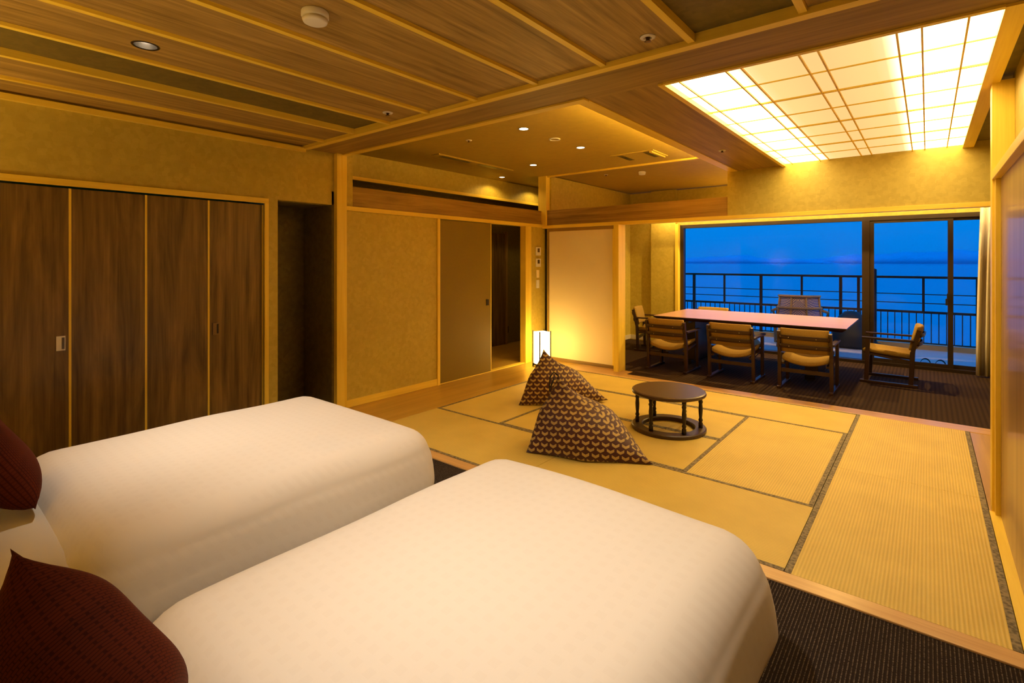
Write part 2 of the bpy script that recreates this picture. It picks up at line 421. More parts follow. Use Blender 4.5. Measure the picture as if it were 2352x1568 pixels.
wallbox('wall_closet', (-5.24, -5.16, -.9, 2.2, -.05, 2.3), 'wall_dark')
struct(box('baseboard_left', (XL, XL+.012, 2.97, 4.239, 0, .076), M['blond_y']))
struct(box('trim_4', (XL, XL+.02, -.9, 2.193, ZH0, ZH1), M['blond_y']), 'pale wooden frame above closet doors')
struct(box('trim_5', (XL, XL+.02, 2.158, 2.193, -.05, ZH0), M['blond_z']), 'pale wooden frame beside closet doors')
struct(box('trim_6', (XL, XL+.035, -.9, 2.54, 2.54, 2.58), M['blond_y']), 'pale wooden strip where wall meets ceiling')
struct(box('trim_7', (XL-.04, -4.565, 2.855, 2.969, -.05, ZS), M['blond_z'], bev=.003), 'pale square wooden pillar')
struct(box('trim_8', (XL-.08, XL+.03, 2.969, D+.02, ZH0, ZH1), M['blond_y'], bev=.002), 'pale wooden lintel along left wall')
struct(box('trim_9', (XL-.05, XL, 3.07, D, ZH1, 2.276), M['board_y']), 'brown board above the left lintel')
struct(box('trim_10', (XL-.04, XL+.018, 4.239, 4.282, -.05, ZH0), M['blond_z']), 'pale wooden door post')
struct(box('trim_11', (XL-.09, XL+.012, 5.994, 6.133, -.05, ZH0), M['blond_z']), 'pale wooden door jamb beside the switches')
struct(box('trim_12', (XL-.06, -4.53, 6.405, 6.50, ZH0, ZC), M['blond_z'], bev=.003), 'pale corner post of the open transoms')
# closet doors
ys = [-0.067, .380, .827, 1.274, 1.713, 2.158]
def closet_door(n, y0, y1, handle=None):
    d_ = struct(box('door_%d' % n, (XL-.06, XL-.022, y0+.006, y1-.006, 0.0, ZH0-.012), M['closet']), 'dark walnut folding closet door')
    box('edge_strip', (XL-.062, XL-.018, y1-.009, y1+.005, 0.0, ZH0-.012), M['blond_z'], d_)
    if handle:
        yh, mt = handle
        h = box('pull_handle', (XL-.024, XL-.014, yh-.024, yh+.024, .885, .985), M[mt], d_)
        bm = bmesh.new(); bx(bm, XL-.0142, XL-.0125, yh+.004, yh+.019, .895, .975); obj('finger_slot', bm, M['grey_plastic'] if mt == 'white' else M['spindle'], h)
    return d_
closet_door(1, ys[0], ys[1]); closet_door(2, ys[1], ys[2], (.776, 'white')); closet_door(3, ys[2], ys[3]); closet_door(4, ys[3], ys[4]); closet_door(5, ys[4], ys[5], (1.767, 'brass'))
# sliding door + hall
d6 = struct(box('door_6', (XL-.045, XL-.012, 4.282, 5.25, 0.0, ZH0-.004), M['olive_door']), 'dark olive sliding door, half open')
box('edge_strip', (XL-.047, XL-.010, 5.242, 5.253, 0.0, ZH0-.004), M['blond_z'], d6)
h = box('pull_handle', (XL-.013, XL-.006, 5.145, 5.20, .905, .985), M['spindle'], d6)
struct(box('trim_13', (XL-.08, XL+.0, 4.282, 5.994, -.03, .004), M['blond_y']), 'pale sliding-door track')
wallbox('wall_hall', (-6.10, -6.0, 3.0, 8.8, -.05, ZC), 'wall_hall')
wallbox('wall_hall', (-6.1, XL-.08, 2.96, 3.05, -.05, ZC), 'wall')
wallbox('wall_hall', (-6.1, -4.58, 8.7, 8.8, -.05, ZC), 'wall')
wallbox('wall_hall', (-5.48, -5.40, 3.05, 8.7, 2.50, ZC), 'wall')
wallbox('ceiling_hall', (-6.0, -5.48, 3.05, 8.7, 2.56, 2.64), 'wall_dark')  # dark colour stands in for shade in the gap below the bulkhead
struct(box('trim_14', (-5.40, -5.375, 3.05, 8.7, 2.488, 2.53), M['blond_y']), 'pale trim under the hall bulkhead')
d7 = struct(box('door_7', (-6.0, -5.96, 6.3, 7.13, 0.0, 2.0), M['closet']), 'dark brown hall door')
box('door_frame', (-6.0, -5.94, 7.13, 7.19, 0.0, 2.04), M['board_z'], d7)
box('door_knob', (-5.96, -5.93, 6.38, 6.42, .93, 1.03), M['brass'], d7)

# ------------------------------------------------------------------ far partition
struct(box('trim_15', (-4.60, 1.05, D-.05, D+.05, ZH0-.015, ZH1-.015), M['blond_x'], bev=.002), 'pale wooden lintel before the dining room')
struct(box('trim_16', (-4.55, -1.87, D-.02, D+.02, ZH1-.015, 2.28), M['board_x']), 'brown board above the far lintel')
wallbox('wall_far', (-1.87, 1.05, D-.03, D+.05, ZH1-.015, ZC))
d8 = struct(box('door_8', (-4.50, -3.42, D-.002, D+.028, .045, 1.955), M['cream']), 'cream paper sliding door')
for nm, dd, mm in (('top_rail', (-4.53, -3.32, D-.008, D+.03, 1.955, 2.0), 'board_x'), ('bottom_rail', (-4.53, -3.32, D-.008, D+.03, 0.0, .045), 'board_x'),
               ('side_stile', (-4.53, -4.50, D-.008, D+.03, .045, 1.955), 'board_z'), ('side_stile', (-3.42, -3.345, D-.012, D+.03, .045, 1.955), 'blond_z')):
    box(nm, dd, M[mm], d8)
box('pull_handle', (-3.40, -3.365, D-.016, D-.008, .88, .95), M['spindle'], d8)
struct(box('trim_17', (-3.33, -3.255, 6.30, D+.05, -.05, ZH0-.015), M['blond_z'], bev=.002), 'pale jamb beside the cream door')

# right side
struct(box('trim_18', (0.30, 0.40, 4.20, 4.30, -.05, ZS), M['blond_z'], bev=.002), 'pale square post on the right')
struct(box('trim_19', (0.30, 0.36, 0.8, 4.20, 1.99, 2.04), M['blond_y'], bev=.002), 'pale wooden lintel above the reed door')
wallbox('wall_right', (0.40, 0.48, -.9, 4.22, 2.04, 2.8))
wallbox('wall_right', (1.05, 1.13, 4.2, 9.3, -.05, ZC))
wallbox('wall_right', (0.40, 1.1, 4.22, 4.30, -.05, 2.8))
wallbox('wall_right', (0.36, 0.44, -.9, 1.2, -.05, 2.04))
d9 = struct(box('door_9', (0.335, 0.355, 1.2, 4.19, 0.003, 1.99), M['reed']), 'polished door panel of fine upright reeds')
box('side_stile', (0.312, 0.36, 4.145, 4.20, 0.003, 1.99), M['blond_z'], d9)
wallbox('wall_back', (-5.2, 0.5, -.98, -.9, -.05, 2.8))

# ------------------------------------------------------------------ ceilings
cb = wallbox('ceiling', (-5.2, 0.6, -.98, 2.6, 2.74, 2.82), 'wall_dark')
bat = [-4.25, -3.78, -3.30, -2.84, -2.365, -1.86, -1.395, -.905, -.42, .05]
BW = .034
def holed_panel(x0, x1, y0, y1, z0, z1, cx, cy, r):
    bm = bmesh.new(); N = 40
    ang = [2*PI*k/N for k in range(N)] + [math.atan2(y-cy, x-cx) % (2*PI) for x in (x0, x1) for y in (y0, y1)]
    ang = sorted(ang); L = []
    for z in (z0, z1):
        inn, outr = [], []
        for a in ang:
            c_, s_ = math.cos(a), math.sin(a)
            tx = ((x1 if c_ > 0 else x0)-cx)/c_ if abs(c_) > 1e-9 else 1e9
            ty = ((y1 if s_ > 0 else y0)-cy)/s_ if abs(s_) > 1e-9 else 1e9
            t_ = min(tx, ty)
            inn.append(bm.verts.new((cx+r*c_, cy+r*s_, z))); outr.append(bm.verts.new((cx+t_*c_, cy+t_*s_, z)))
        L.append((inn, outr))
    n = len(ang)
    for k in range(n):
        j = (k+1) % n
        bm.faces.new((L[0][0][k], L[0][0][j], L[0][1][j], L[0][1][k])); bm.faces.new((L[1][0][k], L[1][1][k], L[1][1][j], L[1][0][j]))
        bm.faces.new((L[0][0][k], L[1][0][k], L[1][0][j], L[0][0][j])); bm.faces.new((L[0][1][k], L[0][1][j], L[1][1][j], L[1][1][k]))
    return bm
DLX, DLY = -3.09, .845
edges = [XL] + [b_ for b_ in bat] + [.42]
for i in range(len(edges)-1):
    x0 = edges[i] + (BW/2 if i else 0); x1 = edges[i+1] - (BW/2 if i+1 < len(edges)-1 else 0)
    if i in (2, 8):
        box('recessed_panel', (x0-.01, x1+.01, -.9, 2.55, 2.622, 2.65), M['wall_dark'], cb)
    elif i == 3:
        obj('ceiling_board', holed_panel(x0-.01, x1+.01, -.9, 2.55, 2.598, 2.615, DLX, DLY, .052), M['ceil_board'], cb)
    else:
        box('ceiling_board', (x0-.01, x1+.01, -.9, 2.55, 2.598, 2.615), M['ceil_board'], cb)
for k, b_ in enumerate(bat):
    tall = .70 if k in (1, 2, 7, 8) else .615
    box('batten', (b_-BW/2, b_+BW/2, -.9, 2.55, ZS, 2.62 if tall < .65 else 2.65), M['blond_y'], cb)
beam = struct(box('ceiling_beam', (XL, 0.95, 2.54, 2.98, ZS, 2.86), M['board_x']), 'broad brown ceiling beam between the two rooms')
box('edge_batten', (XL, .95, 2.52, 2.575, ZS-.012, ZS+.05), M['blond_x'], beam)
box('edge_batten', (XL, -1.76, 2.915, 2.985, ZS-.012, ZS+.06), M['blond_x'], beam)
cr = wallbox('ceiling_raised', (-6.1, -1.66, 2.9, D, ZC, ZC+.08), 'ceil_paper')
struct(box('trim_20', (-4.6, -1.87, D-.02, D+.02, ZC-.022, ZC+.01), M['blond_x']), 'thin pale strip across the raised ceiling')
cd = wallbox('ceiling_dining', (-6.1, 1.13, D, YW+.1, ZC+.01, ZC+.09), 'ceil_paper')
# soffit board left of the backlit panel
sof = struct(box('ceiling_soffit', (-1.76, -1.275, 2.98, D-.03, ZS, ZS+.03), M['board_y']), 'brown soffit board beside the backlit panel')
box('edge_batten', (-1.85, -1.755, 2.98, D-.03, ZS-.006, ZS+.045), M['blond_y'], sof)
box('cove_back', (-1.70, -1.66, 2.98, D-.03, ZS+.03, ZC), M['ceil_paper'], sof)
box('edge_batten', (-1.845, -1.82, 2.98, D-.03, ZS+.045, ZS+.085), M['blond_y'], sof)
bm = bmesh.new(); bar(bm, (-1.785, 3.02, ZS+.075), (-1.785, D-.07, ZS+.075), .022, .022)
bmesh.ops.rotate(bm, verts=bm.verts, cent=(-1.785, 0, ZS+.075), matrix=Matrix.Rotation(math.radians(45), 3, 'Y'))
obj('cove_light', bm, M['cove_strip'], sof)
wallbox('ceiling_soffit_right', (.335, 1.05, 2.98, D-.03, 2.62, 2.70), 'wall_dark')
wallbox('ceiling_void', (-1.66, 1.1, 2.9, D, 2.80, 2.88), 'wall_dark')

# backlit ceiling panel
lp = empty('ceiling_light_panel', (0, 0, 0)); tag(lp, 'large backlit washi ceiling panel with wooden lattice over the tatami', 'ceiling light')
X0, X1, Y0, Y1 = -1.24, .256, 3.0, D-.03
box('frame_rail', (X0-.036, X0, Y0-.02, Y1, ZS-.012, ZS+.05), M['blond_y'], lp)
box('frame_rail', (X1, X1+.08, Y0-.02, Y1, ZS-.012, ZS+.05), M['blond_y'], lp)
box('frame_rail', (X0, X1, Y0-.03, Y0, ZS-.012, ZS+.05), M['blond_x'], lp)
xs = [-1.172, -.900, -.818, -.530, -.442, -.115, -.020, .145]
for k in range(8):
    box('lattice_bar', (xs[k]-.0045, xs[k]+.0045, Y0, Y1, ZS+.008, ZS+.02), M['blond_y'], lp)
bays = [Y0 + (Y1-Y0)*k/4 for k in range(5)]
for y in bays[1:4]: box('lattice_bar', (X0, X1, y-.0065, y+.0065, ZS+.009, ZS+.02), M['blond_x'], lp)
for k in range(4):
    y = (bays[k]+bays[k+1])/2; box('lattice_bar', (X0, X1, y-.0022, y+.0022, ZS+.012, ZS+.02), M['blond_x'], lp)
xe = [X0]+xs+[X1]
for i in range(9):
    for j in range(4):
        box('washi_pane', (xe[i], xe[i+1], bays[j], bays[j+1], ZS+.0205, ZS+.026), M['washi'], lp)

# ------------------------------------------------------------------ dining room shell, window
wallbox('wall_dining_left', (-4.58, -4.50, D+.05, YW+.1, -.05, ZC))
wallbox('wall_window', (-4.58, -4.03, YW, YW+.1, -.05, ZC))
wallbox('wall_window', (-4.03, -3.56, YW-.10, YW+.1, -.05, ZC))
wallbox('wall_window', (-3.56, 1.13, YW-.0, YW+.1, 2.16, ZC))
wallbox('wall_window', (.95, 1.13, YW, YW+.1, -.05, 2.16))
struct(box('baseboard_dining', (-4.50, -4.03, YW-.012, YW, 0, .08), M['white_trim']))
struct(box('baseboard_dining', (-4.50, -4.488, D+.06, YW-.012, 0, .08), M['white_trim']))
struct(box('trim_21', (-3.56, -3.505, YW-.12, YW+.05, -.05, 2.18), M['blond_z']), 'pale window jamb')
struct(box('trim_22', (-4.5, 1.05, YW-.42, YW-.39, 2.20, 2.34), M['blond_x']), 'pale curtain box front hiding the strip lamp')
struct(box('trim_23', (-4.5, 1.05, YW-.42, YW-.0, 2.34, 2.36), M['white_trim']), 'white top of the curtain box')
cl = box('cove_lamp', (-3.95, .95, YW-.36, YW-.33, 2.325, 2.337), M['cove_window']); tag(cl, 'slim strip lamp hidden above the dining window', 'strip lamp')
win = empty('window_1'); struct(win, 'wide bronze sliding window facing the sea')
WM = M['window_metal']
for nm, dd in (('window_frame', (-3.505, .95, YW-.02, YW+.08, 2.10, 2.16)), ('window_frame', (-3.505, .95, YW-.05, YW+.09, -.02, .035)),
               ('window_frame', (-3.505, -3.44, YW-.02, YW+.08, .035, 2.10)), ('window_frame', (.90, .95, YW-.02, YW+.08, .035, 2.10)),
               ('fixed_mullion', (-.757, -.665, YW-.02, YW+.08, .035, 2.10))):
    box(nm, dd, WM, win)
def sash(x0, x1, y, st=.05):
    for nm, dd in (('sash_stile', (x0, x0+st, y, y+.03, .036, 2.099)), ('sash_stile', (x1-st, x1, y, y+.03, .036, 2.099)),
                   ('sash_rail', (x0+st, x1-st, y, y+.03, .036, .085)), ('sash_rail', (x0+st, x1-st, y, y+.03, 2.06, 2.099))):
        box(nm, dd, WM, win)
    box('glass_pane', (x0+st, x1-st, y+.012, y+.018, .085, 2.06), M['glass'], win)
box('glass_pane', (-3.44, -.757, YW+.03, YW+.036, .035, 2.10), M['glass'], win)
sash(-.665, .274, YW+.0, .055); sash(.215, .90, YW+.04, .055)
bm = bmesh.new(); bx(bm, .205, .235, YW-.03, YW-.0, .95, 1.06); bx(bm, .19, .215, YW-.045, YW-.02, .90, .99); obj('window_latch', bm, M['black'], win)

# ------------------------------------------------------------------ outside
cur_pts = []
bm = bmesh.new(); N = 60; zt = [0.012, .5, 1.0, 1.5, 2.2]; grid = []
for z in zt:
    k = 1.0 - .45*(z/2.2)**1.5; rowv = []
    for i in range(N+1):
        t_ = i/N; x = .98-(.98-.49)*t_*(.80+.20*k) ; y = YW-.17+.045*math.sin(t_*6*2*PI)*(.6+.4*k)
        rowv.append((x, y, z))
    grid.append(rowv)
vf = [[bm.verts.new(p) for p in r] for r in grid]; vb = [[bm.verts.new((p[0], p[1]+.006, p[2])) for p in r] for r in grid]
for a in range(len(zt)-1):
    for i in range(N):
        bm.faces.new((vf[a][i], vf[a][i+1], vf[a+1][i+1], vf[a+1][i])); bm.faces.new((vb[a][i+1], vb[a][i], vb[a+1][i], vb[a+1][i+1]))
for V in ((0, 1), (len(zt)-1, 1)):
    for i in range(N): bm.faces.new((vf[V[0]][i], vb[V[0]][i], vb[V[0]][i+1], vf[V[0]][i+1]))
for i in (0, N):
    for a in range(len(zt)-1): bm.faces.new((vf[a][i], vf[a+1][i], vb[a+1][i], vb[a][i]))
curt = obj('curtain', bm, M['curtain'], smooth=True); tag(curt, 'pale beige curtain gathered beside the window', 'curtain')

df = struct(box('floor_balcony', (-5.5, 2.0, YW+.1, YB+.12, -.25, -.06), M['black']), 'balcony slab under the deck boards')
yy = YW+.12; k = 0
me = None
while yy < YB-.12:
    o = box('deck_board', (-5.4, 1.9, yy, yy+.136, -.06, -.012), M['deck'], df); yy += .142
struct(box('trim_24', (-5.4, 1.9, YB-.06, YB+.08, -.06, .075), M['floor_wood_x']), 'low kerb under the balcony railing')
rail = empty('balcony_railing', (0, YB, 0)); tag(rail, 'black metal balcony railing with thin balusters above the sea', 'railing')
def rbox(nm, x0, x1, z0, z1, t=.02): return box(nm, (x0, x1, -t, t, z0, z1), M['black'], rail)
rbox('top_rail', -5.3, 1.9, 1.205, 1.245, .03); rbox('mid_rail', -5.3, 1.9, .925, .94, .008); rbox('mid_rail', -5.3, 1.9, .772, .787, .008); rbox('lower_rail', -5.3, 1.9, .605, .645, .015)
for x, t_ in ((-4.66, .025), (-3.997, .025), (-3.354, .018), (-2.635, .025), (-1.902, .018), (-1.26, .025), (-.983, .022), (-.055, .018), (.64, .025), (1.3, .018)):
    rbox('post', x-t_, x+t_, (.605 if t_ < .02 else 0.075), 1.205, t_)
rbox('bottom_rail', -5.3, 1.9, .085, .105, .01)
bme = None
x = -5.25
while x < 1.9:
    if bme is None:
        o = box('baluster', (-.007, .007, -.007, .007, .105, .605), M['black'], rail); bme = o.data
    else: o = obj('baluster', bme, None, rail)
    o.location.x = x; x += .1
par = empty('patio_pole', (-.735, YB-.14, -.012)); tag(par, 'tall black pole standing behind the balcony railing post', 'pole')
bm = bmesh.new(); lathe(bm, [(0, 0), (.10, 0), (.10, .05), (.05, .07), (.035, .09), (.035, 1.37), (.0, 1.39)], 20); obj('pole_shaft', bm, M['black'], par)
bm = bmesh.new(); lathe(bm, [(0, 0), (.30, 0), (.33, .05), (.30, .25), (.20, .52), (.10, .62), (0, .64)], 24)
for v_ in bm.verts: v_.co.x *= 1+.06*math.sin(7*math.atan2(v_.co.y, v_.co.x)); v_.co.y *= 1+.06*math.sin(5*math.atan2(v_.co.y, v_.co.x))
cov = obj('covered_planter', bm, M['tarp'], smooth=True); cov.location = (-1.05, YB-.46, -.012); tag(cov, 'dark cloth-covered bundle on balcony beside the window mullion', 'cover')

# slippers
for k, (x, y) in enumerate(((-.02, 9.62), (.15, 9.60))):
    sl = empty('slipper', (x, y, -.012), .1)
    tag(sl, ['black strapped slipper on balcony deck, nearer the chair', 'black strapped slipper on balcony deck, nearer the curtain'][k], 'slipper', 'slippers on the balcony')
    bm = bmesh.new(); n = 28; top = []; bot = []
    for i in range(n):
        a = 2*PI*i/n; px = .048*math.cos(a)*(1+.12*math.sin(a)); py = .125*math.sin(a)
        bot.append(bm.verts.new((px, py, 0))); top.append(bm.verts.new((px, py, .022)))
    bm.faces.new(bot); bm.faces.new(top)
    for i in range(n): bm.faces.new((bot[i], bot[(i+1) % n], top[(i+1) % n], top[i]))
    obj('sole', bm, M['slipper'], sl)
    bm = bmesh.new()
    A = [(.062*math.cos(PI*i/12), .02, .012+.085*math.sin(PI*i/12)) for i in range(13)]; B = [(.058*math.cos(PI*i/12), .075, .012+.062*math.sin(PI*i/12)) for i in range(13)]
    va = [bm.verts.new(p) for p in A]; vb2 = [bm.verts.new(p) for p in B]
    va2 = [bm.verts.new((p[0]*.9, p[1], .012+(p[2]-.012)*.92)) for p in A]; vb3 = [bm.verts.new((p[0]*.9, p[1], .012+(p[2]-.012)*.92)) for p in B]
    for i in range(12):
        bm.faces.new((va[i], va[i+1], vb2[i+1], vb2[i])); bm.faces.new((va2[i+1], va2[i], vb3[i], vb3[i+1])); bm.faces.new((va[i+1], va[i], va2[i], va2[i+1])); bm.faces.new((vb2[i], vb2[i+1], vb3[i+1], vb3[i]))
    obj('strap', bm, M['slipper'], sl)

# sea and hills
bm = bmesh.new(); vs = [bm.verts.new(p) for p in ((-30000, 14, -30), (30000, 14, -30), (30000, 40000, -30), (-30000, 40000, -30))]; bm.faces.new(vs)
sea = obj('sea', bm, M['sea']); sea['kind'] = 'stuff'; sea['label'] = 'calm blue sea at dusk'; sea['category'] = 'sea'
def ridge(name, y, x0, x1, prof, seed, base, label):
    bm = bmesh.new(); n = 120; rows = []; rnd = random.Random(seed); ph = [rnd.uniform(0, 6) for _ in range(6)]
    for i in range(n+1):
        t_ = i/n; x = x0+(x1-x0)*t_; h = 0
        for (c_, w_, a) in prof: h += a*math.exp(-((t_-c_)/w_)**2)
        h *= 1+.07*math.sin(t_*40+ph[0])+.04*math.sin(t_*90+ph[1]); h = max(h, 1)*min(1, t_*12, (1-t_)*12)
        rows.append([bm.verts.new((x, y, base)), bm.verts.new((x, y+h*1.2, base+h*.6)), bm.verts.new((x, y+h*2.5, base+h)), bm.verts.new((x, y+h*6, base))])
    for a, b_ in zip(rows, rows[1:]):
        for k in range(4): bm.faces.new((a[k], b_[k], b_[(k+1) % 4], a[(k+1) % 4]))
    bm.faces.new(rows[0]); bm.faces.new(rows[-1][::-1])
    o = obj(name, bm, M['hill'], smooth=True); struct(o, label)
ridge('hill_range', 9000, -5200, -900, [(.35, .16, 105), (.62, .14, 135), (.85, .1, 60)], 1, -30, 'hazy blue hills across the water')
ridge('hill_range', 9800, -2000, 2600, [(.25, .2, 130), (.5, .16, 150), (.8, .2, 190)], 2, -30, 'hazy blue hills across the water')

# rattan chair and stool on the balcony
rc = empty('rattan_chair', (-1.78, 10.35, -.012), math.radians(8)); tag(rc, 'rattan armchair with blue woven back on the balcony', 'chair')
def shell(bm, r, a0, a1, z0, z1, flare, n=16, m_=5, th=.02):
    G = []
    for s_ in (0, 1):
        g = []
        for j in range(m_+1):
            z = z0+(z1-z0)*j/m_; rr = r*(1+flare*j/m_)-s_*th
            g.append([bm.verts.new((rr*math.cos(a0+(a1-a0)*i/n)*1.05, rr*math.sin(a0+(a1-a0)*i/n)*.9, z)) for i in range(n+1)])
        G.append(g)
    for j in range(m_):
        for i in range(n):
            bm.faces.new((G[0][j][i], G[0][j][i+1], G[0][j+1][i+1], G[0][j+1][i])); bm.faces.new((G[1][j][i+1], G[1][j][i], G[1][j+1][i], G[1][j+1][i+1]))
    for i in range(n):
        for j in (0, m_): bm.faces.new((G[0][j][i], G[1][j][i], G[1][j][i+1], G[0][j][i+1]))
    for j in range(m_):
        for i in (0, n): bm.faces.new((G[0][j][i], G[0][j+1][i], G[1][j+1][i], G[1][j][i]))
    return bm
obj('back_shell', shell(bmesh.new(), .40, math.radians(212), math.radians(328), .40, .90, -.16), M['blue_weave'], rc, True)
for z, rr in ((.905, .345), (.70, .372)):
    bm = bmesh.new(); tube(bm, [(rr*1.06*math.cos(math.radians(210+120*i/16)), rr*.93*math.sin(math.radians(210+120*i/16)), z) for i in range(17)], .022 if z > .8 else .02); obj('back_hoop', bm, M['rattan'], rc, True)
for a in (214, 252, 288, 326):
    bm = bmesh.new(); tube(bm, [(.405*1.05*math.cos(math.radians(a)), .405*.92*math.sin(math.radians(a)), .38), (.34*1.06*math.cos(math.radians(a)), .34*.93*math.sin(math.radians(a)), .905)], .016); obj('back_stave', bm, M['rattan'], rc, True)
for s_ in (-1, 1):
    bm = bmesh.new(); tube(bm, [(s_*.36, -.2, .66), (s_*.43, -.02, .62), (s_*.44, .2, .60), (s_*.42, .30, .50), (s_*.40, .30, .0)], .025); obj('arm', bm, M['rattan'], rc, True)
    bm = bmesh.new(); tube(bm, [(s_*.30, -.26, .42), (s_*.33, -.30, 0)], .022); obj('leg', bm, M['rattan'], rc, True)
bm = bmesh.new(); lathe(bm, [(0, .34), (.38, .34), (.41, .37), (.40, .41), (.34, .43), (0, .43)], 24); obj('seat', bm, M['rattan'], rc, True)
ro = empty('rattan_stool', (-2.62, 9.95, -.012)); tag(ro, 'waisted wicker stool on the balcony behind the dining table', 'stool')
bm = bmesh.new(); lathe(bm, [(0, 0), (.30, 0), (.30, .03), (.20, .14), (.155, .26), (.17, .38), (0, .38)], 24); obj('woven_body', bm, M['rattan'], ro, True)
bm = bmesh.new(); lathe(bm, [(0, .381), (.20, .381), (.22, .40), (.20, .42), (0, .425)], 24); obj('seat', bm, M['rattan'], ro, True)

# ------------------------------------------------------------------ beds
def rounded_box(hx, hy, z0, z1, r, seg=26, wr=0.0, seed=0, taper=0.0):
    bm = bmesh.new(); bmesh.ops.create_cube(bm, size=2)
    bmesh.ops.subdivide_edges(bm, edges=bm.edges[:], cuts=seg, use_grid_fill=True)
    rnd = random.Random(seed); ph = [rnd.uniform(0, 6.28) for _ in range(8)]
    hz = (z1-z0)/2; zc = (z0+z1)/2; h = Vector((hx, hy, hz))
    for v in bm.verts:
        p = Vector((v.co.x*hx, v.co.y*hy, v.co.z*hz))
        q = Vector([max(-(h[i]-r), min(h[i]-r, p[i])) for i in range(3)]); d_ = p-q
        if d_.length > 1e-6:
            k = max(abs(d_.x), abs(d_.y), abs(d_.z))
            d_ = d_.normalized()*k
        p = q+d_
        if p.z > 0: p.z += .022*(1-(p.x/hx)**2)*(1-(p.y/hy)**2*.8)
        u_ = (hz-p.z)/(2*hz)
        if u_ > .25:
            s_ = (u_-.25)
            p.x += math.copysign(taper*math.sin(s_*3.2)*1.0, p.x)*min(1, abs(p.x)/hx)**6
            p.y += math.copysign(taper*math.sin(s_*3.2), p.y)*min(1, abs(p.y)/hy)**6
        if wr:
            w_ = math.sin(p.x*5+ph[0]+2*math.sin(p.y*2.3+ph[1]))*math.sin(p.y*4.1+ph[2])
            side = max(0, u_-.2)
            p += Vector((math.copysign(1, p.x)*wr*2.5*side*math.sin(p.y*7+ph[3])*(1 if abs(p.x) > .8*hx else 0), math.copysign(1, p.y)*wr*2.5*side*math.sin(p.x*8+ph[4])*(1 if abs(p.y) > .8*hy else 0), wr*w_*(1 if p.z > 0 else 0)))
        v.co = p+Vector((0, 0, zc))
    return bm
def cushion(w_, h_, t_, n=30, pinch=.10, seed=0, ear=0):
    bm = bmesh.new(); uvl = bm.loops.layers.uv.new('UVMap'); G = {}
    for s_ in (1, -1):
        for i in range(n+1):
            for j in range(n+1):
                a = -1+2*i/n; b_ = -1+2*j/n
                edge = i in (0, n) or j in (0, n)
                if edge and s_ == -1: G[(s_, i, j)] = G[(1, i, j)]; continue
                f_ = max(0, (1-a**4)*(1-b_**4))**.55
                if ear: f_ *= 1-.75*(abs(a*b_))**2.2
                x = w_/2*a*(1-pinch*(1-b_**2)*abs(a)**1.5); y = h_/2*b_*(1-pinch*(1-a**2)*abs(b_)**1.5)
                z = s_*t_/2*f_*(1+.05*math.sin(4*a+seed)*math.cos(3*b_+seed))
                G[(s_, i, j)] = bm.verts.new((x, y, z))
    for s_ in (1, -1):
        for i in range(n):
            for j in range(n):
                q = [(i, j), (i+1, j), (i+1, j+1), (i, j+1)]
                if s_ < 0: q = q[::-1]
                f_ = bm.faces.new([G[(s_, a, b_)] for a, b_ in q])
                for lo, (a, b_) in zip(f_.loops, q): lo[uvl].uv = (a/n*1.0, b_/n*1.0)
    return bm
def orient(o, loc, ax, up):
    """local x -> ax, local y -> up"""
    ax = Vector(ax).normalized(); up = Vector(up); up = (up-ax*up.dot(ax)).normalized(); n_ = ax.cross(up)
    o.matrix_world = Matrix(((ax.x, up.x, n_.x, loc[0]), (ax.y, up.y, n_.y, loc[1]), (ax.z, up.z, n_.z, loc[2]), (0, 0, 0, 1)))
BY0, BY1 = -.28, 2.07
def bed(xc, hw, which, seed):
    e = empty('bed', (xc, (BY0+BY1)/2, 0)); tag(e, 'low twin bed with smooth white checked duvet, the ' + which, 'bed', 'twin beds')
    L = (BY1-BY0)/2
    obj('mattress', rounded_box(hw-.11, L-.09, .245, .43, .05, 8), M['mattress'], e, True)
    obj('bed_base', rounded_box(hw-.12, L-.10, .07, .244, .02, 6), M['bed_base'], e, True)
    for sx in (-1, 1):
        for sy in (-1, 1): box('leg', (sx*(hw-.25)-.03, sx*(hw-.25)+.03, sy*(L-.3)-.03, sy*(L-.3)+.03, -.006, .07), M['spindle'], e)
    du = obj('duvet', rounded_box(hw, (BY1-.40)/2, .06, .525, .17, 34, .006, seed, .035), M['linen'], e, True)
    du.location = (0, (BY1+.40)/2-(BY0+BY1)/2, 0)
    p = obj('pillow', cushion(.78, .46, .17, pinch=.05, seed=seed), M['linen'], smooth=True)
    p.location = (xc+.0, -.06 if seed == 2 else -.17, .555); p.rotation_euler = (math.radians(4), 0, 0); tag(p, 'plain white sleeping pillow at the head of ' + which, 'pillow', 'white pillows')
    return e
bed(-1.11, .68, 'one nearer the tatami sill and camera', 1)
bed(-2.93, .72, 'one beside the closet doors', 2)
for (x, y, z), lab, sd, ax, up, sz, pin, er in (
        ((-1.175, .228, .713), 'rust red knitted cushion leaning at head of the near bed', 1, (.854, .332, -.402), (.35, -.1, .93), .43, .16, 1),
        ((-3.05, .27, .70), 'rust red knitted cushion on bed beside the closet doors', 4, (1, 0, 0), (0, -.5, .85), .48, .08, 0)):
    c_ = obj('cushion', cushion(sz, sz, .21, pinch=pin, seed=sd, ear=er), M['rust'], smooth=True)
    orient(c_, (x, y, z), ax, up); tag(c_, lab, 'cushion', 'rust cushions')

